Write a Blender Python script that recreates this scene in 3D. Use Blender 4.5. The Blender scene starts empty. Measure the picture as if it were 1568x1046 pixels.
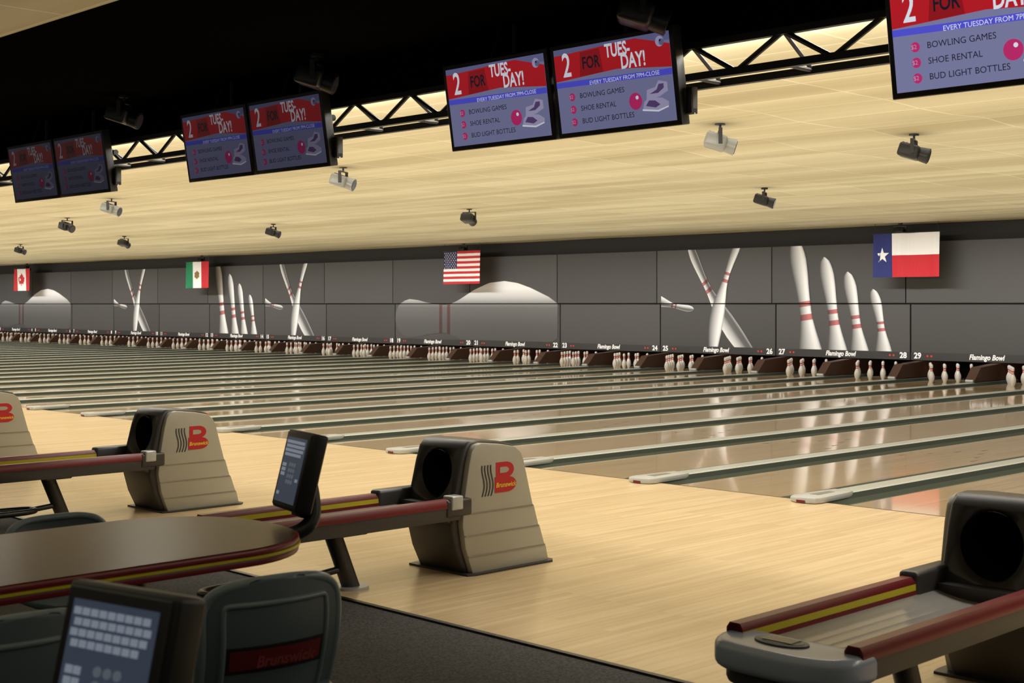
import bpy, bmesh, math, random
from mathutils import Vector, Matrix
random.seed(3)
scene = bpy.context.scene
COL = scene.collection
pi = math.pi

# ---------------------------------------------------------------- materials
def lin(c):
    c = c / 255.0
    return c / 12.92 if c <= 0.04045 else ((c + 0.055) / 1.055) ** 2.4
def rgb(r, g, b): return (lin(r), lin(g), lin(b), 1.0)

MC = {}
def mat(name, col, rough=0.5, metal=0.0, emis=None, es=1.0, spec=0.5, bump=0.0, bscale=80.0):
    if name in MC: return MC[name]
    m = bpy.data.materials.new(name); m.use_nodes = True
    nt = m.node_tree; b = nt.nodes['Principled BSDF']
    b.inputs['Base Color'].default_value = col
    b.inputs['Roughness'].default_value = rough
    b.inputs['Metallic'].default_value = metal
    b.inputs['Specular IOR Level'].default_value = spec
    if emis:
        b.inputs['Emission Color'].default_value = emis
        b.inputs['Emission Strength'].default_value = es
    tc = nt.nodes.new('ShaderNodeTexCoord'); n = nt.nodes.new('ShaderNodeTexNoise')
    n.inputs['Scale'].default_value = bscale
    nt.links.new(tc.outputs['Object'], n.inputs['Vector'])
    if bump:
        bp = nt.nodes.new('ShaderNodeBump'); bp.inputs['Strength'].default_value = bump
        bp.inputs['Distance'].default_value = 0.005
        nt.links.new(n.outputs['Fac'], bp.inputs['Height']); nt.links.new(bp.outputs['Normal'], b.inputs['Normal'])
    MC[name] = m
    return m

def emi(name, col, s=1.0):
    if name in MC: return MC[name]
    m = bpy.data.materials.new(name); m.use_nodes = True
    nt = m.node_tree; b = nt.nodes['Principled BSDF']
    b.inputs['Base Color'].default_value = (0.004, 0.004, 0.005, 1)
    b.inputs['Roughness'].default_value = 0.35
    b.inputs['Emission Color'].default_value = col
    b.inputs['Emission Strength'].default_value = s
    MC[name] = m
    return m

def wood(name, c1, c2, rough, board_w, board_l, bump=0.0, coat=0.0, spec=0.5):
    if name in MC: return MC[name]
    m = bpy.data.materials.new(name); m.use_nodes = True
    nt = m.node_tree; L = nt.links; b = nt.nodes['Principled BSDF']
    geo = nt.nodes.new('ShaderNodeNewGeometry')
    sep = nt.nodes.new('ShaderNodeSeparateXYZ'); L.new(geo.outputs['Position'], sep.inputs[0])
    com = nt.nodes.new('ShaderNodeCombineXYZ')
    L.new(sep.outputs['Y'], com.inputs['X']); L.new(sep.outputs['X'], com.inputs['Y'])
    br = nt.nodes.new('ShaderNodeTexBrick')
    br.inputs['Color1'].default_value = c1; br.inputs['Color2'].default_value = c2
    br.inputs['Mortar'].default_value = (c2[0]*.82, c2[1]*.80, c2[2]*.78, 1)
    br.inputs['Scale'].default_value = 1.0
    br.inputs['Mortar Size'].default_value = 0.0008
    br.inputs['Mortar Smooth'].default_value = 0.5
    br.inputs['Brick Width'].default_value = board_l
    br.inputs['Row Height'].default_value = board_w
    br.offset = 0.37; br.offset_frequency = 3
    L.new(com.outputs[0], br.inputs['Vector'])
    mp = nt.nodes.new('ShaderNodeMapping'); mp.inputs['Scale'].default_value = (0.5, 14, 1)
    L.new(com.outputs[0], mp.inputs['Vector'])
    n = nt.nodes.new('ShaderNodeTexNoise'); n.inputs['Scale'].default_value = 2.0; n.inputs['Detail'].default_value = 5
    L.new(mp.outputs[0], n.inputs['Vector'])
    cr = nt.nodes.new('ShaderNodeValToRGB')
    cr.color_ramp.elements[0].position = 0.3; cr.color_ramp.elements[0].color = (0.86, 0.83, 0.79, 1)
    cr.color_ramp.elements[1].position = 0.7; cr.color_ramp.elements[1].color = (1.0, 1.0, 1.0, 1)
    L.new(n.outputs['Fac'], cr.inputs[0])
    mx = nt.nodes.new('ShaderNodeMix'); mx.data_type = 'RGBA'; mx.blend_type = 'MULTIPLY'
    mx.inputs[0].default_value = 1.0
    L.new(br.outputs['Color'], mx.inputs[6]); L.new(cr.outputs[0], mx.inputs[7])
    L.new(mx.outputs[2], b.inputs['Base Color'])
    b.inputs['Roughness'].default_value = rough
    b.inputs['Specular IOR Level'].default_value = spec
    b.inputs['Coat Weight'].default_value = coat; b.inputs['Coat Roughness'].default_value = 0.05
    MC[name] = m
    return m

def ceiling_mat(name, col):
    if name in MC: return MC[name]
    m = bpy.data.materials.new(name); m.use_nodes = True
    nt = m.node_tree; L = nt.links; b = nt.nodes['Principled BSDF']
    geo = nt.nodes.new('ShaderNodeNewGeometry')
    br = nt.nodes.new('ShaderNodeTexBrick')
    br.inputs['Color1'].default_value = col
    br.inputs['Color2'].default_value = (col[0]*.88, col[1]*.87, col[2]*.84, 1)
    br.inputs['Mortar'].default_value = (min(1, col[0]*1.15), min(1, col[1]*1.16), min(1, col[2]*1.25), 1)
    br.inputs['Scale'].default_value = 1.0
    br.inputs['Mortar Size'].default_value = 0.014
    br.inputs['Brick Width'].default_value = 1.22
    br.inputs['Row Height'].default_value = 0.61
    br.offset = 0.0
    L.new(geo.outputs['Position'], br.inputs['Vector'])
    mp = nt.nodes.new('ShaderNodeMapping'); mp.inputs['Scale'].default_value = (0.10, 1.6, 1)  # noise stretched along X paints bands of light and shade into the tile colour
    L.new(geo.outputs['Position'], mp.inputs['Vector'])
    n = nt.nodes.new('ShaderNodeTexNoise'); n.inputs['Scale'].default_value = 1.0; n.inputs['Detail'].default_value = 3
    L.new(mp.outputs[0], n.inputs['Vector'])
    cr = nt.nodes.new('ShaderNodeValToRGB')
    cr.color_ramp.elements[0].position = 0.35; cr.color_ramp.elements[0].color = (0.76, 0.73, 0.66, 1)
    cr.color_ramp.elements[1].position = 0.65; cr.color_ramp.elements[1].color = (1, 1, 1, 1)
    L.new(n.outputs['Fac'], cr.inputs[0])
    mx = nt.nodes.new('ShaderNodeMix'); mx.data_type = 'RGBA'; mx.blend_type = 'MULTIPLY'
    mx.inputs[0].default_value = 1.0
    L.new(br.outputs['Color'], mx.inputs[6]); L.new(cr.outputs[0], mx.inputs[7])
    L.new(mx.outputs[2], b.inputs['Base Color'])
    b.inputs['Roughness'].default_value = 0.75
    MC[name] = m
    return m

def carpet_mat():
    m = bpy.data.materials.new('carpet'); m.use_nodes = True
    nt = m.node_tree; L = nt.links; b = nt.nodes['Principled BSDF']
    geo = nt.nodes.new('ShaderNodeNewGeometry')
    n = nt.nodes.new('ShaderNodeTexNoise'); n.inputs['Scale'].default_value = 90; n.inputs['Detail'].default_value = 4
    L.new(geo.outputs['Position'], n.inputs['Vector'])
    cr = nt.nodes.new('ShaderNodeValToRGB')
    cr.color_ramp.elements[0].position = 0.35; cr.color_ramp.elements[0].color = rgb(40, 40, 41)
    cr.color_ramp.elements[1].position = 0.7; cr.color_ramp.elements[1].color = rgb(84, 82, 81)
    L.new(n.outputs['Fac'], cr.inputs[0]); L.new(cr.outputs[0], b.inputs['Base Color'])
    bp = nt.nodes.new('ShaderNodeBump'); bp.inputs['Strength'].default_value = 0.5
    L.new(n.outputs['Fac'], bp.inputs['Height']); L.new(bp.outputs['Normal'], b.inputs['Normal'])
    b.inputs['Roughness'].default_value = 0.95
    return m

def art_mat(name, across, use_z=False, red=0.85, bands=((.625, .65), (.685, .71))):
    if name in MC: return MC[name]
    m = bpy.data.materials.new(name); m.use_nodes = True
    nt = m.node_tree; L = nt.links; b = nt.nodes['Principled BSDF']
    uv = nt.nodes.new('ShaderNodeUVMap'); uv.uv_map = 'UVMap'
    sep = nt.nodes.new('ShaderNodeSeparateXYZ'); L.new(uv.outputs[0], sep.inputs[0])
    cr = nt.nodes.new('ShaderNodeValToRGB')
    e = cr.color_ramp.elements
    e[0].position = across[0][0]; e[0].color = (across[0][1],)*3 + (1,)
    e[1].position = across[-1][0]; e[1].color = (across[-1][1],)*3 + (1,)
    for p, v in across[1:-1]:
        x = e.new(p); x.color = (v, v, v, 1)
    if use_z:
        geo = nt.nodes.new('ShaderNodeNewGeometry'); s2 = nt.nodes.new('ShaderNodeSeparateXYZ')
        L.new(geo.outputs['Position'], s2.inputs[0])
        dv = nt.nodes.new('ShaderNodeMath'); dv.operation = 'DIVIDE'; dv.inputs[1].default_value = 3.0
        L.new(s2.outputs['Z'], dv.inputs[0]); L.new(dv.outputs[0], cr.inputs[0])
    else: L.new(sep.outputs['X'], cr.inputs[0])
    c2 = nt.nodes.new('ShaderNodeValToRGB'); c2.color_ramp.interpolation = 'CONSTANT'
    e = c2.color_ramp.elements
    e[0].position = 0; e[0].color = (0, 0, 0, 1)
    e[1].position = bands[0][0]; e[1].color = (red, red, red, 1)
    for p, v in ((bands[0][1], 0), (bands[1][0], red), (bands[1][1], 0)):
        x = e.new(p); x.color = (v, v, v, 1)
    L.new(sep.outputs['Y'], c2.inputs[0])
    mx = nt.nodes.new('ShaderNodeMix'); mx.data_type = 'RGBA'; mx.blend_type = 'MULTIPLY'
    L.new(c2.outputs[0], mx.inputs[0]); L.new(cr.outputs[0], mx.inputs[6])
    mx.inputs[7].default_value = (0.60, 0.06, 0.06, 1)
    L.new(mx.outputs[2], b.inputs['Base Color'])
    b.inputs['Roughness'].default_value = 0.6
    MC[name] = m
    return m

M_APP = wood('approach_maple', rgb(226, 202, 162), rgb(214, 189, 148), 0.24, 0.056, 1.4)
M_LANE = wood('lane_maple', rgb(210, 187, 150), rgb(196, 172, 134), 0.11, 0.028, 3.0, coat=0.5, spec=0.6)
M_CEIL = ceiling_mat('ceiling_tile', rgb(228, 221, 190))
M_CARPET = carpet_mat()
M_BLACK = mat('matte_black', (0.006, 0.006, 0.006, 1), 0.9, spec=0.1)
M_BLACKC = mat('black_ceiling_paint', (0.0032, 0.003, 0.0028, 1), 1.0, spec=0.0)
M_BLACKP = mat('black_plastic', (0.012, 0.012, 0.013, 1), 0.38)
M_TRUSS = mat('black_steel', (0.008, 0.008, 0.008, 1), 0.6)
M_DGREY = mat('dark_grey_plastic', rgb(56, 55, 56), 0.42)
M_HOOD = mat('hood_charcoal', rgb(54, 51, 50), 0.4)
M_BEIGE = mat('beige_plastic', rgb(172, 169, 156), 0.45, bump=0.1, bscale=300)
M_GREY = mat('blue_grey_plastic', rgb(162, 172, 194), 0.2)
M_CHAIR = mat('chair_plastic', rgb(86, 98, 106), 0.33)
M_CHAIR2 = mat('chair_rim_plastic', rgb(108, 122, 130), 0.3)
M_RED = mat('maroon_trim', rgb(112, 16, 28), 0.35)
M_YEL = mat('yellow_trim', rgb(196, 184, 36), 0.4)
M_CHROME = mat('chrome', (0.6, 0.6, 0.6, 1), 0.18, 1.0)
M_SILVER = mat('silver_plastic', rgb(182, 184, 182), 0.35, 0.2)
M_CAP = mat('divider_cap_grey', rgb(184, 188, 180), 0.22)
M_GUT = mat('gutter_grey_green', rgb(78, 86, 79), 0.33)
M_PANEL = mat('masking_panel_grey', rgb(74, 73, 73), 0.6, bump=0.05)
M_PANEL2 = mat('masking_panel_grey_dark', rgb(68, 67, 67), 0.6, bump=0.05)
M_WALLD = mat('dark_wall_paint', rgb(46, 45, 45), 0.8)
M_PINW = mat('pin_white', rgb(205, 202, 196), 0.25)
M_PINR = mat('pin_red', rgb(190, 25, 25), 0.3)
M_BROWN = mat('kickback_brown', rgb(66, 42, 28), 0.5)
M_TXT = mat('white_print', rgb(250, 250, 250), 0.6)
M_REDL = emi('red_indicator', (0.9, 0.05, 0.03, 1), 0.8)
M_TABLE = mat('table_laminate', rgb(68, 45, 26), 0.3, bump=0.02, spec=0.12)

# ---------------------------------------------------------------- helpers
def empty(name, loc=(0, 0, 0), parent=None, rot=(0, 0, 0)):
    o = bpy.data.objects.new(name, None); COL.objects.link(o)
    o.location = loc; o.rotation_euler = rot; o.empty_display_size = 0.1
    if parent: o.parent = parent
    return o

def mobj(name, bm, mats, parent=None, smooth=False, loc=None, rot=None):
    me = bpy.data.meshes.new(name)
    bm.normal_update(); bm.to_mesh(me); bm.free()
    if not isinstance(mats, (list, tuple)): mats = [mats]
    for m in mats: me.materials.append(m)
    if smooth:
        for p in me.polygons: p.use_smooth = True
        try: me.set_sharp_from_angle(angle=math.radians(40))
        except Exception: pass
    o = bpy.data.objects.new(name, me); COL.objects.link(o)
    if parent: o.parent = parent
    if loc: o.location = loc
    if rot: o.rotation_euler = rot
    return o

def bm_box(bm, x0, x1, y0, y1, z0, z1, mi=0):
    vs = [bm.verts.new(p) for p in ((x0,y0,z0),(x1,y0,z0),(x1,y1,z0),(x0,y1,z0),(x0,y0,z1),(x1,y0,z1),(x1,y1,z1),(x0,y1,z1))]
    fs = []
    for f in ((0,3,2,1),(4,5,6,7),(0,1,5,4),(1,2,6,5),(2,3,7,6),(3,0,4,7)):
        fc = bm.faces.new([vs[i] for i in f]); fc.material_index = mi; fs.append(fc)
    return vs, fs

def box(name, x0, x1, y0, y1, z0, z1, m, parent=None, bevel=0.0, seg=3, rot=None, loc=None):
    bm = bmesh.new(); bm_box(bm, x0, x1, y0, y1, z0, z1)
    if bevel:
        bmesh.ops.bevel(bm, geom=bm.edges[:], offset=bevel, segments=seg, affect='EDGES', profile=0.5)
    return mobj(name, bm, m, parent, smooth=bool(bevel), rot=rot, loc=loc)

def bm_cyl(bm, p0, p1, r0, r1=None, seg=20, mi=0, cap=True):
    if r1 is None: r1 = r0
    p0 = Vector(p0); p1 = Vector(p1); d = (p1 - p0).normalized()
    a = Vector((0, 0, 1)) if abs(d.z) < 0.9 else Vector((1, 0, 0))
    u = d.cross(a).normalized(); w = d.cross(u)
    A = []; B = []
    for i in range(seg):
        t = 2*pi*i/seg; q = u*math.cos(t) + w*math.sin(t)
        A.append(bm.verts.new(p0 + q*r0)); B.append(bm.verts.new(p1 + q*r1))
    for i in range(seg):
        j = (i+1) % seg
        f = bm.faces.new((A[i], A[j], B[j], B[i])); f.material_index = mi
    if cap:
        bm.faces.new(A[::-1]).material_index = mi; bm.faces.new(B).material_index = mi

def cyl(name, p0, p1, r0, m, parent=None, r1=None, seg=24):
    bm = bmesh.new(); bm_cyl(bm, p0, p1, r0, r1, seg)
    bmesh.ops.recalc_face_normals(bm, faces=bm.faces)
    return mobj(name, bm, m, parent, smooth=True)

def prism(name, pts, axis, a, b, m, parent=None, bevel=0.0, seg=2, loc=None):
    def P(p, t):
        if axis == 'x': return (t, p[0], p[1])
        if axis == 'y': return (p[0], t, p[1])
        return (p[0], p[1], t)
    bm = bmesh.new()
    A = [bm.verts.new(P(p, a)) for p in pts]; B = [bm.verts.new(P(p, b)) for p in pts]
    n = len(pts)
    fa = bm.faces.new(A); fb = bm.faces.new(B[::-1])
    for i in range(n):
        j = (i+1) % n
        bm.faces.new((A[j], A[i], B[i], B[j]))
    bmesh.ops.recalc_face_normals(bm, faces=bm.faces)
    if bevel:
        es = list(set(list(fa.edges) + list(fb.edges)))
        bmesh.ops.bevel(bm, geom=es, offset=bevel, segments=seg, affect='EDGES', profile=0.5)
    return mobj(name, bm, m, parent, smooth=True, loc=loc)

TC = {}
def text(name, s, size, m, parent, loc, rot, shear=0.0, bold=0.0, sx=1.0, align='CENTER'):
    key = (s, size, m.name, shear, bold, align)
    if key not in TC:
        c = bpy.data.curves.new(name, 'FONT'); c.body = s; c.size = size
        c.align_x = align; c.align_y = 'CENTER'; c.shear = shear; c.offset = bold
        c.resolution_u = 3
        c.materials.append(m); TC[key] = c
    o = bpy.data.objects.new(name, TC[key]); COL.objects.link(o)
    o.parent = parent; o.location = loc; o.rotation_euler = rot; o.scale = (sx, 1, 1)
    return o

def dup(root, loc, rotz=0.0):
    def rec(o, par):
        c = o.copy(); COL.objects.link(c); c.parent = par
        for ch in list(o.children): rec(ch, c)
        return c
    r = rec(root, None); r.location = loc
    r.rotation_euler[2] = rotz
    return r

def curve_tube(name, pts, r, m, parent=None, cyclic=False, res=6):
    c = bpy.data.curves.new(name, 'CURVE'); c.dimensions = '3D'; c.bevel_depth = r; c.bevel_resolution = 4
    s = c.splines.new('NURBS' if not cyclic else 'POLY'); s.points.add(len(pts)-1)
    for i, p in enumerate(pts): s.points[i].co = (*p, 1)
    s.use_cyclic_u = cyclic
    if not cyclic: s.use_endpoint_u = True; s.order_u = 3
    s.resolution_u = res; c.materials.append(m); c.use_fill_caps = True
    o = bpy.data.objects.new(name, c); COL.objects.link(o)
    if parent: o.parent = parent
    return o

# ---------------------------------------------------------------- layout constants
P = 3.444; PITCH = P/2
YF = 9.635; YA = 4.62; YM = 26.84
G0 = -6.30; BR0 = -6.20
XL, XR = -63.6, 5.0
YB = -5.0
CH = 3.32
CB = 3.50
LO, HI = 0.41, 2.93

# ---------------------------------------------------------------- room
box('floor_approach', XL, XR, YA, YF, -0.1, 0.0, M_APP)
box('floor_carpet', XL, XR, YB, YA, -0.1, -0.004, M_CARPET)
box('trim_carpet_edge', XL, XR, YA-0.02, YA+0.01, -0.02, 0.006, M_BLACKP)
box('floor_lane_bed', XL, XR, YF, 29.0, -0.2, -0.09, M_BLACK)
bm = bmesh.new(); nx = 28; ny = 36
g = []
for j in range(ny+1):
    rowz = random.uniform(-0.03, 0.03)
    g.append([bm.verts.new((XL+(XR-XL)*i/nx, 6.72+(28.5-6.72)*j/ny, CH+rowz*0.7+random.uniform(-0.012, 0.012))) for i in range(nx+1)])
for j in range(ny):
    for i in range(nx): bm.faces.new((g[j][i], g[j+1][i], g[j+1][i+1], g[j][i+1]))
r = bmesh.ops.extrude_face_region(bm, geom=bm.faces[:])
for v in [x for x in r['geom'] if isinstance(x, bmesh.types.BMVert)]: v.co.z = CH+0.12
bmesh.ops.recalc_face_normals(bm, faces=bm.faces)
mobj('ceiling_lanes', bm, M_CEIL)
box('ceiling_approach', XL, XR, 4.3, 6.62, CB, CB+0.1, M_BLACKC)
box('ceiling_concourse', XL, XR, YB, 4.3, CB, CB+0.1, M_CEIL)
box('trim_fascia', XL, XR, 6.62, 6.72, 3.185, CB+0.1, M_BLACKC)
box('wall_back', XL, XR, 28.5, 28.7, -0.1, CH, M_BLACK)
box('wall_header', XL, XR, 27.1, 27.2, 2.3, CH, M_WALLD)
box('wall_left', XL-0.2, XL, YB, 28.7, -0.1, CB+.1, M_WALLD)
box('wall_right', XR, XR+0.2, YB, 28.7, -0.1, CB+.1, M_WALLD)
box('wall_front', XL, XR, YB-0.2, YB, -0.1, CB+.1, M_WALLD)
box('trim_foul_line', XL, XR, YF-0.02, YF-0.005, 0.0, 0.001, M_BLACKP)

# ---------------------------------------------------------------- lanes + gutters
KMIN, KMAX = -5, 33
bm = bmesh.new(); bm_box(bm, -0.533, 0.533, YF, 28.2, -0.09, 0.0)
GP = [(-0.328,-0.0), (-0.30,-0.045), (-0.24,-0.078), (-0.18,-0.078), (-0.115,-0.05), (-0.098,-0.01),
      (-0.093,0.035), (-0.078,0.045), (0.078,0.045), (0.093,0.035), (0.098,-0.01), (0.115,-0.05), (0.18,-0.078), (0.24,-0.078), (0.30,-0.045), (0.328,0.0)]
lane0 = mobj('bowling_lane', bm, M_LANE)
bmg = bmesh.new()
for i in range(len(GP)-1):
    a, b_ = GP[i], GP[i+1]
    f = bmg.faces.new([bmg.verts.new(p) for p in ((a[0], YF, a[1]), (b_[0], YF, b_[1]), (b_[0], 27.6, b_[1]), (a[0], 27.6, a[1]))])
    f.material_index = 1 if 6 <= i <= 8 else 0
bmesh.ops.recalc_face_normals(bmg, faces=bmg.faces)
gut0 = empty('gutter_divider')
mobj('channel', bmg, [M_GUT, M_CAP], gut0)
prism('end_cap', [(-0.14, YF-0.10), (-0.12, YF-0.16), (-0.06, YF-0.19), (0.06, YF-0.19), (0.12, YF-0.16), (0.14, YF-0.10), (0.11, YF+0.35), (0.09, YF+0.45), (-0.09, YF+0.45), (-0.11, YF+0.35)],
      'z', 0.0, 0.052, M_SILVER, gut0, bevel=0.018)
prism('cap_slot', [(-0.045, YF+0.0), (0.045, YF+0.0), (0.03, YF+0.26), (-0.03, YF+0.26)], 'z', 0.05, 0.0535, mat('slot_grey', rgb(120, 122, 118), 0.4), gut0)
box('red_reflector', -0.04, 0.04, YF-0.195, YF-0.185, 0.008, 0.026, M_RED, gut0)
bma = bmesh.new()
for j in range(-3, 4):
    x = j*0.135; y = 4.6 - abs(j)*0.35
    bma.faces.new([bma.verts.new(p) for p in ((x-0.016, YF+y, 0.0012), (x+0.016, YF+y, 0.0012), (x, YF+y+0.15, 0.0012))])
arrow = mobj('lane_arrows', bma, mat('arrow_stain', rgb(110, 80, 55), 0.2), lane0)
for k in range(KMIN, KMAX+1):
    gx = G0 - PITCH*k
    if k == KMIN: gut0.location.x = gx; lane0.location.x = gx - PITCH/2
    else:
        dup(gut0, (gx, 0, 0))
        if k < KMAX: dup(lane0, (gx - PITCH/2, 0, 0))

# ---------------------------------------------------------------- pins
PROF = [(0, 2.03), (.75, 2.83), (2.25, 3.9), (3.375, 4.51), (4.5, 4.766), (5.875, 4.56), (7.25, 3.70), (8.625, 2.472), (9.375, 1.965), (10, 1.797),
        (10.875, 1.87), (11.75, 2.094), (12.625, 2.406), (13.5, 2.547), (14.2, 2.25), (14.7, 1.55), (15, 0.3)]
def add_pin(bm, cx, cy, seg=12):
    rings = []
    for h, d in PROF:
        z = h*0.0254+0.001; r = d*0.0127
        rings.append([bm.verts.new((cx+r*math.cos(2*pi*i/seg), cy+r*math.sin(2*pi*i/seg), z)) for i in range(seg)])
    for a in range(len(rings)-1):
        mi = 1 if PROF[a][0] in (9.375, 10.875) else 0
        for i in range(seg):
            j = (i+1) % seg
            bm.faces.new((rings[a][i], rings[a][j], rings[a+1][j], rings[a+1][i])).material_index = mi
    bm.faces.new(rings[-1])
def rack(skip):
    bm = bmesh.new(); n = 0
    for row in range(4):
        for c in range(row+1):
            n += 1
            if n in skip: continue
            add_pin(bm, (c - row/2)*0.305, 25.75 + row*0.264)
    return bm
racks = [mobj('bowling_pin_rack', rack(s), [M_PINW, M_PINR], smooth=True) for s in ((), (1, 5), (4, 8))]
used = [False]*3
for k in range(KMIN, KMAX):
    i = [0, 0, 1, 0, 2, 0, 0][k % 7]
    x = G0 - PITCH*k - PITCH/2
    if not used[i]: racks[i].location.x = x; used[i] = True
    else:
        o = racks[i].copy(); COL.objects.link(o); o.location.x = x
kb = None
for k in range(KMIN, KMAX+1):
    if kb is None:
        kb = empty('pinsetter_kickback', (G0 - PITCH*k, 0, 0))
        prism('side_board', [(27.65, 0.0), (28.28, 0.0), (28.28, 0.75), (27.0, 0.75), (26.9, 0.40), (25.95, 0.34), (25.7, 0.10), (25.7, 0.06), (27.65, 0.06)], 'x', -0.1, 0.1, M_BROWN, kb)
        cyl('front_bumper', (-0.08, 25.68, 0.075), (0.08, 25.68, 0.075), 0.028, M_SILVER, kb)
    else: dup(kb, (G0 - PITCH*k, 0, 0))
box('pit_curtain', XL, XR, 28.31, 28.36, -0.08, 1.2, mat('pit_curtain_brown', rgb(18, 13, 10), 0.9))

# ---------------------------------------------------------------- masking panels and art
ART_S = art_mat('art_standing', [(0.0, 0.08), (0.15, 0.24), (0.45, 0.54), (0.75, 0.84), (0.9, 0.78), (1.0, 0.30)])
ART_S2 = art_mat('art_standing_soft', [(0.0, 0.78), (0.3, 0.52), (0.6, 0.12), (0.85, 0.10), (1.0, 0.40)])
ART_L = art_mat('art_lying', [(0.0, 0.07), (0.35, 0.09), (0.50, 0.13), (0.535, 0.20), (0.60, 0.55), (0.68, 0.85), (1.0, 1.0)], use_z=True, red=0.7, bands=((.63, .65), (.68, .70)))
def pin_radius(t):
    h = t*15
    for a in range(len(PROF)-1):
        if PROF[a][0] <= h <= PROF[a+1][0]:
            f = (h-PROF[a][0])/(PROF[a+1][0]-PROF[a][0])
            return (PROF[a][1]*(1-f)+PROF[a+1][1]*f)/2/15
    return 0.0
def pin_art(name, base, head, wf, bounds, m, parent, y, bend=0.0):
    bx, bz = base; hx, hz = head; Lg = math.hypot(hx-bx, hz-bz)
    dx, dz = (hx-bx)/Lg, (hz-bz)/Lg; nx, nz = dz, -dx
    bm = bmesh.new(); uvl = bm.loops.layers.uv.new('UVMap')
    N = 60; rows = []
    for i in range(N+1):
        t2 = i/N if i < N-4 else 1-((N-i)/N)*(0.35+0.65*(N-i)/4)
        r = pin_radius(t2)*Lg*wf
        if i == N: r = 0.004*Lg
        off = bend*4*t2*(1-t2)
        cx, cz = bx+dx*t2*Lg+nx*off, bz+dz*t2*Lg+nz*off
        row = []
        for j in range(13):
            u = j/12; s = (u*2-1)*r
            row.append((bm.verts.new((cx+nx*s, y, cz+nz*s)), u, t2))
        rows.append(row)
    for i in range(N):
        for j in range(12):
            q = [rows[i][j], rows[i][j+1], rows[i+1][j+1], rows[i+1][j]]
            f = bm.faces.new([v[0] for v in q])
            for lp, v in zip(f.loops, q): lp[uvl].uv = (v[1], v[2])
    x0, x1, z0, z1 = bounds
    for co, no in (((x0,0,0),(-1,0,0)), ((x1,0,0),(1,0,0)), ((0,0,z0),(0,0,-1)), ((0,0,z1),(0,0,1))):
        bmesh.ops.bisect_plane(bm, geom=bm.verts[:]+bm.edges[:]+bm.faces[:], plane_co=co, plane_no=no, clear_outer=True)
    bmesh.ops.recalc_face_normals(bm, faces=bm.faces)
    return mobj(name, bm, m, parent)

XB = -15.12
def art_four(par, xl):
    b = (xl+0.03, xl+P-0.03, LO+0.17, HI)
    specs = [((1.14, -1.90), (0.52, 3.10), 0.50, .10), ((1.78, -1.45), (1.30, 2.66), 0.50, .10), ((2.30, -1.05), (1.90, 2.32), 0.54, .10), ((2.76, -0.55), (2.54, 1.93), 0.60, .14)]
    for (bx, bz), (hx, hz), w, bd in specs:
        pin_art('pin_print', (xl+bx, bz), (xl+hx, hz), w, b, ART_S, par, YM-0.034, bd)
def art_cross(par, xl):
    b = (xl+0.03, xl+P-0.03, LO+0.17, HI)
    pin_art('pin_print', (xl+2.98, 0.15), (xl+0.90, 3.10), 0.40, b, ART_S2, par, YM-0.032, -0.18)
    pin_art('pin_print', (xl+1.62, 0.30), (xl+2.44, 3.15), 0.44, b, ART_S, par, YM-0.034, -0.16)
    pin_art('pin_print', (xl-0.75, 1.95), (xl+1.05, 1.48), 0.5, b, ART_S2, par, YM-0.030, 0.08)
def art_lying(par, xl):
    b = (xl+0.02, xl+2*P-0.02, LO+0.17, HI)
    pin_art('pin_print', (xl+6.80, 1.16), (xl+0.0, 1.18), 1.0, b, ART_L, par, YM-0.034)

for i in range(-5, 14):
    xr = XB - P*i; xl = xr - P
    if xr > XR: xr = XR
    if xl < XL: xl = XL+0.01
    e = empty('masking_panel')
    box('lower_panel', xl+0.018, xr-0.018, YM-0.025, YM+0.03, LO, 1.600, M_PANEL2 if i % 2 else M_PANEL, e)
    box('upper_panel', xl-0.104, xr-0.131, YM-0.02, YM+0.03, 1.63, HI, M_PANEL if i % 2 else M_PANEL2, e)
    box('joint_shadow', xl, xr, YM+0.0, YM+0.035, LO+0.02, HI-0.02, M_BLACK, e)
    box('score_strip', xl+0.012, xr-0.012, YM-0.03, YM-0.025, LO, LO+0.165, M_DGREY, e)
    cx = (xl+xr)/2
    text('centre_name', 'Flamingo Bowl', 0.150, M_TXT, e, (cx, YM-0.034, LO+0.09), (pi/2, 0, 0), 0.25, 0.005, 0.86)
    odd = 27-2*i; ev = 28-2*i
    if odd > 0:
        text('lane_number', str(odd), 0.17, M_TXT, e, (xl+0.17, YM-0.034, LO+0.09), (pi/2, 0, 0), 0, 0.006)
        text('lane_number', str(ev), 0.17, M_TXT, e, (xr-0.17, YM-0.034, LO+0.09), (pi/2, 0, 0), 0, 0.006)
        for s, xx in ((1, xl+0.40), (-1, xr-0.40)):
            bm = bmesh.new()
            for q in (0, s*0.09): bm_cyl(bm, (xx+q, YM-0.034, LO+0.09), (xx+q, YM-0.031, LO+0.09), 0.022, seg=10)
            mobj('ball_indicator', bm, M_REDL, e)
    if i in (0, 7): art_four(e, xl)
    if i in (1, 6, 9): art_cross(e, xl)
    if i in (4, 12): art_lying(e, xl)
box('trim_masking_rail', XL, XR, YM-0.038, YM-0.02, 1.600, 1.626, M_BLACK)

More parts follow.
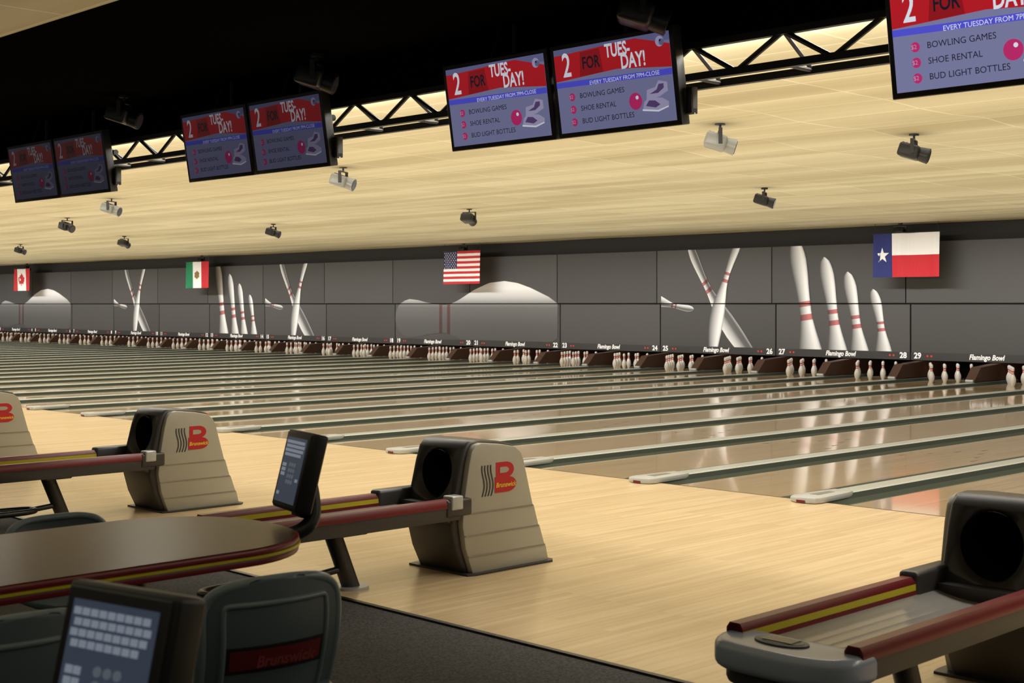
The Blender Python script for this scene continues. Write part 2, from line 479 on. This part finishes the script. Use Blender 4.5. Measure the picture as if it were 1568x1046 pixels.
# ---------------------------------------------------------------- flags
def wave(x, z): return 0.025*math.sin(x*7.0+z*1.5) + 0.012*math.sin(x*15+1.0)
def flag(cx, yy, top, rects, polys, pole=True):
    W, Hh = 1.56, 0.92
    e = empty('hanging_flag', (cx-W/2, yy, top-Hh))
    bm = bmesh.new(); mats = []
    def mi(m):
        if m not in mats: mats.append(m)
        return mats.index(m)
    for x0, x1, z0, z1, m in rects:
        n = max(2, int((x1-x0)*24)); k = mi(m)
        for a in range(n):
            xa = x0+(x1-x0)*a/n; xb = x0+(x1-x0)*(a+1)/n
            f = bm.faces.new([bm.verts.new((x*W, wave(x*W, z), z*Hh)) for x, z in ((xa, z0), (xb, z0), (xb, z1), (xa, z1))])
            f.material_index = k
    for pts, m in polys:
        k = mi(m)
        c = (sum(p[0] for p in pts)/len(pts), sum(p[1] for p in pts)/len(pts))
        vc = bm.verts.new((c[0], wave(c[0], c[1]/Hh)-0.008, c[1]))
        vv = [bm.verts.new((p[0], wave(p[0], p[1]/Hh)-0.008, p[1])) for p in pts]
        for a in range(len(vv)):
            bm.faces.new((vc, vv[a], vv[(a+1) % len(vv)])).material_index = k
    mobj('cloth', bm, mats, e)
    cyl('top_rod', (-0.03, 0.02, Hh+0.01), (W+0.03, 0.02, Hh+0.01), 0.012, M_BLACKP, e)
    for x in (0.05, W-0.05): cyl('cord', (x, 0.02, Hh), (x, 0.02, CH-(top-Hh)), 0.004, M_BLACKP, e, seg=6)
    return e
def star(cx, cz, r, rot=0.0):
    return [(cx+(r if i % 2 == 0 else r*0.4)*math.sin(rot+i*pi/5), cz+(r if i % 2 == 0 else r*0.4)*math.cos(rot+i*pi/5)) for i in range(10)]
FB = mat('flag_blue', rgb(34, 42, 104), 0.8); FR = mat('flag_red', rgb(186, 34, 44), 0.8); FW = mat('flag_white', rgb(228, 227, 225), 0.8)
FG = mat('flag_green', rgb(20, 120, 80), 0.8); FN = mat('flag_emblem', rgb(130, 105, 60), 0.8); FNV = mat('flag_navy', rgb(40, 40, 80), 0.8)
FX = -14.86; FD = 4*P; FY = 26.15; FT = 3.09
flag(FX, FY, FT, [(0, .3, 0, 1, FB), (.3, 1, .5, 1, FW), (.3, 1, 0, .5, FR)], [(star(.235, .46, .17), FW)])
rects = []
for i in range(13):
    z0 = i/13; z1 = (i+1)/13
    rects.append((0.40 if i >= 6 else 0, 1, z0, z1, FR if i % 2 == 0 else FW))
rects.append((0, 0.40, 6/13, 1, FNV))
st = []
for r in range(9):
    for c in range(6 if r % 2 == 0 else 5):
        st.append((star(0.05+c*0.104+(0 if r % 2 == 0 else .052), .455+r*.052, .024), FW))
flag(FX-FD, FY, FT, rects, st)
cxm, czm = .78, .46
flag(FX-2*FD, FY, FT, [(0, .333, 0, 1, FG), (.333, .667, 0, 1, FW), (.667, 1, 0, 1, FR)],
     [([(cxm+.13*math.cos(a*pi/6)*(1 if a % 2 else .75), czm+.15*math.sin(a*pi/6)*(1 if a % 2 else .8)) for a in range(12)], FN)])
leaf = [(0,.28),(.055,.18),(.11,.2),(.09,.08),(.17,.14),(.2,.1),(.27,.09),(.22,.0),(.25,-.03),(.13,-.13),(.14,-.18),(.015,-.16),(.015,-.26)]
leaf = leaf + [(-x, z) for x, z in leaf[::-1][0:-1]]
flag(FX-3*FD, FY, FT, [(0, .25, 0, 1, FR), (.25, .75, 0, 1, FW), (.75, 1, 0, 1, FR)], [([(.78+x, .46+z) for x, z in leaf], FR)])

# ---------------------------------------------------------------- ceiling light fixtures
def fixture(dark):
    e = empty('ceiling_spotlight')
    mb = M_BLACKP if dark else mat('fixture_grey', rgb(150, 152, 150), 0.35, 0.2)
    cyl('mount_plate', (0, 0, 0.04), (0, 0, -0.02), 0.05, M_BLACKP, e)
    cyl('stem', (0, 0, -0.02), (0, 0, -0.06), 0.012, M_BLACKP, e)
    bm = bmesh.new()
    bm_box(bm, -0.13, 0.13, -0.015, 0.015, -0.072, -0.06)
    bm_box(bm, -0.135, -0.122, -0.018, 0.018, -0.21, -0.06)
    bm_box(bm, 0.122, 0.135, -0.018, 0.018, -0.21, -0.06)
    mobj('yoke', bm, M_BLACKP, e)
    b = empty('lamp_head', (0, 0, -0.19), e, (math.radians(-18), 0, 0))
    box('housing', -0.115, 0.115, -0.15, 0.06, -0.072, 0.072, mb, b, bevel=0.03)
    cyl('barrel', (0, 0.05, 0), (0, 0.15, 0), 0.07, mb, b, r1=0.08)
    cyl('lens', (0, 0.145, 0), (0, 0.156, 0), 0.066, mat('lens_glass', rgb(60, 60, 70), 0.05), b)
    bm = bmesh.new()
    for q in range(4): bm_box(bm, -0.05, 0.05, -0.13+q*0.035, -0.122+q*0.035, 0.06, 0.078)
    mobj('cooling_fins', bm, M_BLACKP, b)
    return e
fx_l = fixture(False); fx_d = fixture(True)
FIX = [(-7.97, 10.6, 0, -0.9), (-7.1, 12.66, 1, -1.2), (-13.8, 10.6, 0, -1.0), (-11.97, 17.0, 1, -1.1), (-18.3, 16.9, 1, 0.3), (-20.4, 11.0, 0, -1.0),
       (-25.7, 12.9, 1, -1.3), (-24.7, 17.1, 1, -1.0), (-31.8, 17.5, 1, 0.3), (-38.1, 17.7, 1, -1.0)]
for j in range(4): FIX.append((FX+0.0-FD*j-0.35, 26.55, 1, 0.2))
ul = ud = False
for x, y, d, r in FIX:
    src = fx_d if d else fx_l
    if d and not ud: src.location = (x, y, CH); src.rotation_euler[2] = r; ud = True
    elif (not d) and not ul: src.location = (x, y, CH); src.rotation_euler[2] = r; ul = True
    else: dup(src, (x, y, CH), r)
for x in (-11.45, -8.53, -5.3): dup(fx_d, (x, 6.3, CB), -0.9)

# ---------------------------------------------------------------- overhead monitors
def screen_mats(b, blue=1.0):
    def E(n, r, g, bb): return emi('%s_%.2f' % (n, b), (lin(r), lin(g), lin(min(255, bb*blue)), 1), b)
    return dict(bg=E('scr_bg', 126, 128, 168), red=E('scr_red', 190, 24, 36), dred=E('scr_dred', 150, 18, 28), blue=E('scr_blue', 84, 84, 220),
                white=E('scr_white', 232, 236, 250), dark=E('scr_dark', 20, 20, 36), pink=E('scr_pink', 196, 44, 110), lil=E('scr_lilac', 170, 164, 200), mid=E('scr_mid', 104, 106, 150), shoe=E('scr_shoe', 92, 70, 120))
def monitor(parent, x, b, ang=0.0):
    W, Hh = 1.01, 0.595; sw, sh = 0.945, 0.53
    S = screen_mats(b)
    r = empty('screen_unit', (x, 0, 0), parent, (math.radians(9), 0, ang))
    box('bezel', -W/2, W/2, -0.03, 0.05, -Hh/2, Hh/2, M_BLACKP, r, bevel=0.008)
    box('rear_housing', -W*0.35, W*0.35, 0.05, 0.10, -Hh*0.33, Hh*0.33, M_BLACKP, r, bevel=0.01)
    def q(pts, m, k, n='ad_shape'):
        bm = bmesh.new()
        bm.faces.new([bm.verts.new(((u-0.5)*sw, -0.0312-0.0006*k, (v-0.5)*sh)) for u, v in pts])
        mobj(n, bm, S[m], r)
    def circ(cu, cv, rad, m, k, n=20):
        q([(cu+rad*math.cos(2*pi*i/n)/sw, cv+rad*math.sin(2*pi*i/n)/sh) for i in range(n)], m, k)
    def t(s, u, v, size, m, k=4, sx=1.0, bold=0.0, al='LEFT'):
        text('ad_text', s, size, S[m], r, ((u-0.5)*sw, -0.0312-0.0006*k, (v-0.5)*sh), (pi/2, 0, 0), 0, bold, sx, al)
    q([(0,0),(1,0),(1,1),(0,1)], 'bg', 0, 'ad_background')
    q([(0,.86),(.5,.93),(1,.90),(1,1),(0,1)], 'mid', 1)
    q([(0,.62),(.55,.67),(1,.60),(1,.86),(.72,.98),(.05,.93),(0,.93)], 'red', 2)
    q([(.22,.645),(.43,.662),(.41,.94),(.24,.93)], 'dred', 3)
    circ(.92, .90, .032, 'lil', 3); circ(.935, .89, .020, 'mid', 4); circ(.925, .91, .007, 'dark', 5)
    t('2', .07, .79, .21, 'white', 5, .72, .003)
    t('FOR', .25, .79, .105, 'dark', 5, .74, .002)
    t('TUES-', .46, .885, .115, 'white', 5, .68, .003)
    t('DAY!', .585, .735, .125, 'white', 5, .70, .003)
    q([(0,.545),(1,.515),(1,.585),(0,.61)], 'blue', 3)
    t('EVERY TUESDAY FROM 7PM-CLOSE', .30, .555, .036, 'white', 5)
    for s, v in (('BOWLING GAMES', .42), ('SHOE RENTAL', .27), ('BUD LIGHT BOTTLES', .12)):
        circ(.13, v, .026, 'pink', 2); t('$2', .105, v, .032, 'lil', 5)
        t(s, .20, v, .046, 'dark', 5)
    # pair of shoes next to a ball
    q([(.73,.15),(.86,.12),(.945,.16),(.95,.22),(.90,.27),(.80,.30),(.75,.25)], 'lil', 2)
    q([(.77,.27),(.88,.29),(.95,.34),(.95,.44),(.88,.47),(.85,.40),(.78,.38)], 'lil', 2)
    q([(.76,.20),(.84,.17),(.88,.20),(.84,.25),(.79,.26)], 'shoe', 3)
    q([(.80,.33),(.87,.33),(.92,.38),(.92,.43),(.88,.43),(.86,.37)], 'shoe', 3)
    q([(.73,.15),(.86,.12),(.945,.16),(.945,.175),(.86,.14),(.73,.17)], 'white', 4)
    circ(.68, .27, .052, 'pink', 5); circ(.695, .31, .012, 'white', 6)
    return r
MY, MZ = 6.47, 2.965
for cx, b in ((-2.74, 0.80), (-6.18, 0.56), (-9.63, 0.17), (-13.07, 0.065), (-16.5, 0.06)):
    e = empty('overhead_monitor_pair', (cx, MY, MZ))
    monitor(e, -0.518, b); monitor(e, 0.518, b)
    cyl('mount_bar', (-0.9, 0.14, 0.1), (0.9, 0.14, 0.1), 0.025, M_TRUSS, e)
    for x in (-0.5, 0.5):
        cyl('drop_pole', (x, 0.12, 0.1), (x, 0.12, CB-MZ), 0.02, M_TRUSS, e)
        cyl('safety_cable', (x-0.15, 0.02, 0.28), (x-0.12, 0.1, CB-MZ), 0.005, M_TRUSS, e, seg=6)
    box('junction_box', 1.03, 1.075, 0.04, 0.10, -0.23, -0.07, M_BLACKP, e, bevel=0.004)
    box('junction_box_label', 1.075, 1.078, 0.05, 0.09, -0.20, -0.10, M_DGREY, e)
    box('junction_box_bar', 1.028, 1.08, 0.06, 0.07, -0.235, -0.225, M_SILVER, e)

e = empty('lighting_truss'); bm = bmesh.new()
TY0, TY1, TZ0, TZ1 = 6.66, 6.96, 2.975, 3.165
for y in (TY0, TY1):
    bm_box(bm, XL+0.1, XR-0.1, y-0.022, y+0.022, TZ0-0.022, TZ0+0.022)
bm_box(bm, XL+0.1, XR-0.1, TY0-0.022, TY0+0.022, TZ1-0.02, TZ1+0.02)
mobj('chords', bm, M_TRUSS, e)
bm = bmesh.new(); x = XL+0.3; st = 0.33; up = False
while x < XR-0.5:
    z0, z1 = (TZ0, TZ1) if up else (TZ1, TZ0)
    bm_cyl(bm, (x, TY0, z0), (x+st, TY0, z1), 0.017, seg=6)
    up = not up; x += st
x = XL+0.3
while x < XR-0.5:
    bm_cyl(bm, (x, TY0, TZ0), (x, TY1, TZ0), 0.013, seg=6); bm_cyl(bm, (x, TY0, TZ1), (x, TY1, TZ0), 0.013, seg=6); x += st*2
mobj('web_members', bm, M_TRUSS, e)

# ---------------------------------------------------------------- ball return
def ball_return():
    e = empty('ball_return')
    prof = [(5.56, 0.0), (5.50, 0.16), (5.475, 0.30), (5.49, 0.45), (5.53, 0.66), (5.55, 0.73), (5.58, 0.765), (5.63, 0.775), (5.80, 0.757), (5.91, 0.735), (5.96, 0.70), (5.985, 0.65), (6.065, 0.37), (6.075, 0.365), (6.115, 0.24), (6.125, 0.235), (6.17, 0.11), (6.18, 0.105), (6.205, 0.0)]
    prism('side_panel_right', prof, 'x', 0.16, 0.215, M_BEIGE, e, bevel=0.012)
    prism('side_panel_left', prof, 'x', -0.27, -0.215, M_BEIGE, e, bevel=0.012)
    dprof = [(5.53, 0.0), (5.46, 0.14), (5.42, 0.28), (5.42, 0.36), (5.44, 0.47), (5.49, 0.66), (5.52, 0.745), (5.56, 0.785), (5.64, 0.79), (5.82, 0.772), (5.93, 0.745), (5.975, 0.70), (6.05, 0.37), (6.19, 0.0)]
    body = prism('hood_body', dprof, 'x', -0.235, 0.175, M_HOOD, e, bevel=0.02, seg=3)
    cut = cyl('cutter', (-0.03, 5.2, 0.585), (-0.03, 5.86, 0.585), 0.148, M_BLACKP, None, seg=40)
    md = body.modifiers.new('mouth', 'BOOLEAN'); md.object = cut; md.operation = 'DIFFERENCE'; md.solver = 'EXACT'
    bpy.context.view_layer.update()
    dg = bpy.context.evaluated_depsgraph_get()
    me = bpy.data.meshes.new_from_object(body.evaluated_get(dg))
    body.modifiers.clear(); body.data = me
    bpy.data.objects.remove(cut)
    bm = bmesh.new()
    A = []; Bv = []; n = 40
    for i in range(n):
        a = 2*pi*i/n
        A.append(bm.verts.new((-0.03+0.145*math.cos(a), 5.50, 0.585+0.145*math.sin(a)))); Bv.append(bm.verts.new((-0.03+0.145*math.cos(a), 5.84, 0.585+0.145*math.sin(a))))
    for i in range(n):
        j = (i+1) % n; bm.faces.new((A[i], Bv[i], Bv[j], A[j]))
    bm.faces.new(Bv[::-1])
    mobj('mouth_lining', bm, M_BLACK, e, smooth=True)
    prism('lower_cheek', [(5.44, 0.30), (5.36, 0.34), (5.34, 0.43), (5.47, 0.43)], 'x', -0.22, 0.165, M_HOOD, e, bevel=0.01)
    prism('base_flange', [(-0.30, 5.50), (0.23, 5.50), (0.25, 5.55), (0.25, 6.2), (0.21, 6.24), (-0.28, 6.24), (-0.31, 6.2), (-0.31, 5.55)], 'z', 0.0, 0.012, M_DGREY, e)
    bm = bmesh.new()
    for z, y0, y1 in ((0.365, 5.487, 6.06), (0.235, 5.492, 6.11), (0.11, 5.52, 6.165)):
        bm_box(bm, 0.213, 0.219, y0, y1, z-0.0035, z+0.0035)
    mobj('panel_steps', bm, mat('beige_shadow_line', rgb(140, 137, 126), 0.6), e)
    bm = bmesh.new()
    for q in range(4):
        for s in range(8):
            def pt(t, w):
                return (0.2175, 5.625+q*0.024+0.014*math.sin(t*pi*1.6)+t*0.012+w, 0.455+t*0.185)
            t0, t1 = s/8, (s+1)/8
            bm.faces.new([bm.verts.new(p) for p in (pt(t0, 0), pt(t0, .010), pt(t1, .010), pt(t1, 0))])
    mobj('logo_stripes', bm, M_DGREY, e)
    def lobe(z0, z1, yl, w):
        n = 12; pts = [(yl, z0)]
        for i in range(n+1):
            a = -pi/2+pi*i/n
            pts.append((yl+w*0.55+w*0.45*math.cos(a), (z0+z1)/2+(z1-z0)/2*math.sin(a)))
        pts.append((yl, z1)); return pts
    LR = mat('logo_red', rgb(190, 28, 42), 0.4)
    prism('logo_upper', lobe(0.555, 0.65, 5.745, 0.15), 'x', 0.214, 0.2175, LR, e)
    prism('logo_lower', lobe(0.468, 0.562, 5.735, 0.18), 'x', 0.214, 0.218, LR, e)
    prism('logo_counter', lobe(0.585, 0.62, 5.775, 0.075), 'x', 0.2178, 0.2195, M_BEIGE, e)
    text('logo_script', 'Brunswick', 0.04, mat('logo_yellow', rgb(240, 200, 60), 0.5), e, (0.2195, 5.825, 0.512), (pi/2, 0, pi/2), 0.2, 0.001)
    Y0, Y1 = 3.99, 5.42; dz = 0.022
    def rail(nm, x, sgn):
        prism(nm+'_base', [(x-0.03, 0.36+dz), (x-0.018, 0.325+dz), (x+0.018, 0.325+dz), (x+0.03, 0.36+dz), (x+0.033, 0.42+dz), (x+0.02, 0.447+dz), (x-0.02, 0.447+dz), (x-0.033, 0.42+dz)], 'y', Y0, Y1, M_DGREY, e)
        prism(nm+'_red_band', [(x-0.036, 0.402+dz), (x+0.036, 0.402+dz), (x+0.036, 0.432+dz), (x+0.022, 0.452+dz), (x-0.022, 0.452+dz), (x-0.036, 0.432+dz)], 'y', Y0, Y1-0.02, M_RED, e)
        s = -sgn
        a, b = sorted((x+s*0.037, x+s*0.031))
        if sgn < 0: box(nm+'_yellow_stripe', a, b, Y0, Y1-0.1, 0.398+dz, 0.424+dz, M_YEL, e)
    rail('left_rail', -0.245, -1); rail('right_rail', 0.235, 1)
    box('left_rail_inner_red', -0.213, -0.205, Y0, Y1-0.1, 0.390, 0.419, M_RED, e)
    bm = bmesh.new()
    N = 8
    for i in range(N):
        u0 = -1+2*i/N; u1 = -1+2*(i+1)/N
        z = lambda u: 0.372+0.035*u*u
        bm.faces.new([bm.verts.new(p) for p in ((u0*0.215-0.005, Y0, z(u0)), (u1*0.215-0.005, Y0, z(u1)), (u1*0.215-0.005, 5.6, z(u1)), (u0*0.215-0.005, 5.6, z(u0)))])
    mobj('ball_bed', bm, mat('bed_plastic', rgb(150, 147, 142), 0.10), e, smooth=True)
    box('left_collar', -0.29, -0.20, 5.18, 5.52, 0.36, 0.495, M_HOOD, e, bevel=0.02)
    box('right_collar', 0.195, 0.275, 5.30, 5.50, 0.37, 0.47, M_HOOD, e, bevel=0.015)
    box('right_bracket', 0.20, 0.285, 5.33, 5.42, 0.41, 0.492, M_SILVER, e, bevel=0.01)
    nose = []
    for i in range(25):
        a = pi+pi*i/24
        c, s = math.cos(a), math.sin(a)
        nose.append((math.copysign(abs(c)**0.6, c)*0.285-0.005, 4.02+math.copysign(abs(s)**0.75, s)*0.20))
    nose += [(0.28, 4.06), (0.19, 4.08), (-0.2, 4.08), (-0.29, 4.06)]
    prism('nose', nose, 'z', 0.345, 0.444, M_GREY, e, bevel=0.03, seg=4)
    low = [(x*0.86, 4.03+(y-4.03)*0.86) for x, y in nose]
    prism('nose_underside', low, 'z', 0.292, 0.357, M_DGREY, e, bevel=0.02)
    def ell(a, b, n=24): return [(-0.03+a*math.cos(2*pi*i/n), 3.965+b*math.sin(2*pi*i/n)) for i in range(n)]
    prism('vent_ring', ell(0.105, 0.062), 'z', 0.437, 0.452, M_DGREY, e, bevel=0.006)
    prism('vent_recess', ell(0.088, 0.048), 'z', 0.443, 0.4535, M_BLACKP, e)
    bm = bmesh.new()
    for q in range(-2, 3): bm_box(bm, -0.09, 0.03, 3.965+q*0.014-0.002, 3.965+q*0.014+0.002, 0.453, 0.457)
    mobj('vent_slats', bm, M_CHROME, e)
    cyl('post', (0.0, 4.82, 0.0), (0.0, 4.68, 0.34), 0.05, M_HOOD, e)
    box('post_head', -0.2, 0.2, 4.58, 4.78, 0.33, 0.36, M_DGREY, e, bevel=0.008)
    cyl('post_foot', (0, 4.82, 0.0), (0, 4.82, 0.014), 0.10, M_SILVER, e)
    loop = []
    for i in range(32):
        a = 2*pi*i/32; c, s = math.cos(a), math.sin(a)
        loop.append((0.10*math.copysign(abs(s)**0.7, s), 4.22+0.36*math.copysign(abs(c)**0.7, c), 0.10))
    curve_tube('foot_loop', loop, 0.022, M_BLACKP, e, cyclic=True)
    cyl('foot_loop_arm', (0, 4.55, 0.10), (0, 4.78, 0.12), 0.02, M_BLACKP, e)
    cyl('foot_loop_stand', (0, 3.90, 0.0), (0, 3.90, 0.10), 0.03, M_BLACKP, e)
    return e
br = ball_return(); br.location = (BR0+P+0.065, 0, 0)
for k in (2, 0, -1, -2, -3, -4): dup(br, (BR0+P*k, 0, 0))

# ---------------------------------------------------------------- table
def table():
    e = empty('scoring_table', (-4.5, 0, 0))
    def outline(d):
        pts = []
        hw, R, yt = 0.465-d, 0.40, 3.10-d
        pts.append((hw, 0.6+d))
        for i in range(13):
            a = i/12*pi/2; pts.append((hw-R+R*math.cos(a), yt-R+R*math.sin(a)))
        for i in range(13):
            a = pi/2+i/12*pi/2; pts.append((-hw+R+R*math.cos(a), yt-R+R*math.sin(a)))
        pts.append((-hw, 0.6+d)); return pts
    prism('top_surface', outline(0.012), 'z', 0.735, 0.752, M_TABLE, e)
    prism('edge_upper', outline(0.0), 'z', 0.727, 0.748, M_RED, e, bevel=0.006)
    prism('edge_stripe', outline(-0.003), 'z', 0.718, 0.727, M_YEL, e)
    prism('edge_lower', outline(0.002), 'z', 0.692, 0.718, M_RED, e, bevel=0.006)
    for y in (1.2, 2.5):
        cyl('pedestal', (0, y, 0.02), (0, y, 0.70), 0.06, M_BLACKP, e)
        cyl('pedestal_foot', (0, y, 0), (0, y, 0.03), 0.25, M_BLACKP, e)
    box('modesty_beam', -0.05, 0.05, 1.2, 2.5, 0.62, 0.69, M_BLACKP, e)
    return e
table()

# ---------------------------------------------------------------- score terminals
def terminal(loc, rz, tilt, sc, on_table):
    e = empty('score_keypad_terminal', loc, None, (0, 0, rz))
    h = empty('keypad_head', (0, 0, 0), e, (math.radians(-tilt), 0, 0)); h.scale = (sc, sc, sc)
    W, Hh = 0.30, 0.36
    box('case', -W/2, W/2, -0.035, 0.045, -Hh/2, Hh/2, M_BLACKP, h, bevel=0.014)
    box('bezel_frame', -W/2+0.012, W/2-0.012, -0.039, -0.03, -Hh/2+0.012, Hh/2-0.012, M_DGREY, h, bevel=0.004)
    box('key_membrane', -0.115, 0.115, -0.042, -0.036, -0.15, 0.145, mat('membrane_blue_grey', rgb(62, 70, 84), 0.3, emis=rgb(74, 84, 102), es=0.4), h)
    bm = bmesh.new()
    for r in range(4):
        for c in range(9 if r < 3 else 8):
            x = -0.098+c*0.0235+(0.006*(r % 2)); z = 0.124-r*0.0195
            bm_box(bm, x-0.0088, x+0.0088, -0.0445, -0.041, z-0.0068, z+0.0068)
    for r in range(3):
        for x in (-0.093, -0.070): bm_box(bm, x-0.009, x+0.009, -0.0445, -0.041, 0.010-r*0.021, 0.025-r*0.021)
    bm_box(bm, 0.08, 0.105, -0.0445, -0.041, -0.05, -0.036); bm_box(bm, -0.10, -0.075, -0.0445, -0.041, -0.12, -0.105)
    mobj('letter_keys', bm, mat('key_legend', rgb(170, 178, 190), 0.45, emis=rgb(150, 162, 180), es=0.4), h)
    bm = bmesh.new()
    for r in range(4):
        for c in range(3):
            bm_cyl(bm, (-0.015+c*0.027, -0.041, 0.022-r*0.026), (-0.015+c*0.027, -0.045, 0.022-r*0.026), 0.0095, seg=14)
    mobj('round_keys', bm, mat('key_grey', rgb(112, 116, 124), 0.4, emis=rgb(110, 118, 130), es=0.4), h)
    box('hinge_block', -0.06, 0.06, 0.03, 0.07, -0.20, -0.02, M_BLACKP, h, bevel=0.01)
    if on_table:
        curve_tube('support_arm', [(0.02, 0.04, -0.06), (0.05, 0.05, -0.16), (0.07, 0.0, -0.22), (0.05, -0.12, -0.245), (0.0, -0.25, -0.245)], 0.03, M_BLACKP, e)
    else:
        curve_tube('support_arm', [(0, 0.06, -0.1), (0, 0.08, -0.2), (0, 0.03, -0.3), (0, 0.0, -0.36), (0, 0.0, -loc[2]+0.02)], 0.03, M_BLACKP, e)
        cyl('floor_base', (0, 0, -loc[2]), (0, 0, -loc[2]+0.025), 0.13, M_BLACKP, e)
    return e
terminal((-4.42, 3.18, 0.95), math.radians(-14), 14, 0.86, True)
terminal((-2.33, 1.27, 0.895), math.radians(12), 14, 1.0, False)

# ---------------------------------------------------------------- chairs
def chair():
    e = empty('bowling_chair')
    def S(u, v, off=0.0):
        top = max(0.0, (v-0.55)/0.45)
        hw = 0.235*(1-0.06*(1-v)) * (max(0.0, 1-top**4.5))**(1/2.6) if v > 0.55 else 0.235*(1-0.06*(1-v))
        y = u*hw
        x = -0.055*(y/0.235)**2 + 0.05*v + 0.03*math.sin(v*pi) + off
        return (x, y, 0.43+v*0.365)
    def sheet(u0, u1, v0, v1, off, nu=18, nv=20):
        bm = bmesh.new(); g = []
        for j in range(nv+1):
            v = v0+(v1-v0)*(1-(1-j/nv)**1.8)
            g.append([bm.verts.new(S(u0+(u1-u0)*i/nu, v, off)) for i in range(nu+1)])
        for j in range(nv):
            for i in range(nu): bm.faces.new((g[j][i], g[j][i+1], g[j+1][i+1], g[j+1][i]))
        bmesh.ops.remove_doubles(bm, verts=bm.verts, dist=0.0004)
        bmesh.ops.recalc_face_normals(bm, faces=bm.faces)
        return bm
    o = mobj('back_shell', sheet(-1, 1, 0, 1, 0), M_CHAIR, e, smooth=True)
    md = o.modifiers.new('t', 'SOLIDIFY'); md.thickness = 0.022; md.offset = 0
    rim = [S(-0.97, v*0.985) for v in [i/24 for i in range(25)]] + [S(0.97, v*0.985) for v in [1-i/24 for i in range(25)]]
    curve_tube('rim', rim, 0.017, M_CHAIR2, e, res=3)
    inner = [S(-0.74, v*0.82, 0.010) for v in [i/16 for i in range(17)]] + [S(u/10*0.74, 0.82, 0.010) for u in range(-8, 9)] + [S(0.74, v*0.82, 0.010) for v in [1-i/16 for i in range(17)]]
    curve_tube('inner_ridge', inner, 0.009, M_CHAIR2, e, res=3)
    mobj('badge_band', sheet(-0.66, 0.66, 0.30, 0.46, 0.0135, 14, 4), mat('badge_maroon', rgb(104, 26, 30), 0.4), e, smooth=True)
    mobj('badge_border', sheet(-0.71, 0.71, 0.27, 0.49, 0.0125, 14, 4), M_BLACKP, e, smooth=True)
    text('badge_text', 'Brunswick', 0.045, mat('badge_letter', rgb(118, 38, 40), 0.5), e, (0.096, 0, 0.57), (pi/2, 0, pi/2), 0.25, 0.001)
    seat = [(0.06, -0.20), (0.08, 0.0), (0.06, 0.20), (-0.05, 0.225), (-0.25, 0.225), (-0.36, 0.19), (-0.40, 0.1), (-0.40, -0.1), (-0.36, -0.19), (-0.25, -0.225), (-0.05, -0.225)]
    prism('seat', seat, 'z', 0.415, 0.45, M_CHAIR, e, bevel=0.012)
    cyl('column', (-0.16, 0, 0.02), (-0.16, 0, 0.42), 0.035, M_BLACKP, e)
    cyl('base_disc', (-0.16, 0, 0.0), (-0.16, 0, 0.03), 0.22, M_BLACKP, e)
    return e
ch = chair(); ch.location = (-3.43, 2.36, 0); ch.rotation_euler[2] = math.radians(-6)
dup(ch, (-3.46, 1.60, 0), math.radians(-4))
c3 = dup(ch, (-5.62, 2.78, 0), math.radians(180)); c3.scale = (1, 1, 0.86)

# ---------------------------------------------------------------- lights
def area(name, loc, sx, sy, power, col, rot, spread=180):
    l = bpy.data.lights.new(name, 'AREA'); l.shape = 'RECTANGLE'; l.size = sx; l.size_y = sy
    l.energy = power; l.color = col; l.spread = math.radians(spread)
    o = bpy.data.objects.new(name, l); COL.objects.link(o); o.location = loc; o.rotation_euler = rot
    return o
CX = (XL+XR)/2; LW = XR-XL-1
area('ceiling_fill_light', (CX, 16.0, 1.2), LW, 18.0, 1700, (1.0, 0.96, 0.83), (pi, 0, 0))  # unseen upward panel added above the lanes to brighten the ceiling
area('ceiling_graze_light', (CX, 7.15, 3.19), LW, 0.06, 640, (1.0, 0.97, 0.88), (math.radians(97), 0, 0))  # hidden strip added to rake the ceiling and bring out streaks
area('lane_fill_light', (CX, 16.5, 3.26), LW, 15.0, 2150, (1.0, 0.98, 0.93), (0, 0, 0), 120)  # broad unseen panel added to brighten the lanes, spread keeps it out of view
area('approach_strip_light', (CX, 7.05, 3.28), LW, 0.16, 1420, (1.0, 0.955, 0.87), (0, 0, 0))
area('masking_wash_light', (CX, 23.2, 3.27), LW, 0.12, 640, (1.0, 0.98, 0.96), (math.radians(58), 0, 0), 70)
area('pin_deck_light', (CX, 26.98, 1.0), LW, 0.1, 90, (1.0, 0.98, 0.95), (math.radians(-10), 0, 0))
area('concourse_fill_light', (CX, 0.5, 2.6), LW, 5.0, 400, (0.92, 0.96, 1.0), (pi, 0, 0))  # added floating panel, unseen from below, lifts the near ceiling and foreground
w = bpy.data.worlds.new('World'); scene.world = w; w.use_nodes = True
w.node_tree.nodes['Background'].inputs[0].default_value = (0.02, 0.02, 0.02, 1)

# ---------------------------------------------------------------- camera
cam = bpy.data.cameras.new('Camera'); co = bpy.data.objects.new('Camera', cam); COL.objects.link(co)
cam.lens = 36*2116/1568; cam.sensor_width = 36; cam.shift_y = -57/1568
co.location = (0, 0, 1.6); co.rotation_euler = (pi/2, 0, math.atan2(2116, 2079))
cam.dof.use_dof = True; cam.dof.focus_distance = 12; cam.dof.aperture_fstop = 6.3
cam.clip_start = 0.05; cam.clip_end = 200
scene.camera = co
scene.view_settings.view_transform = 'Standard'
scene.view_settings.look = 'None'
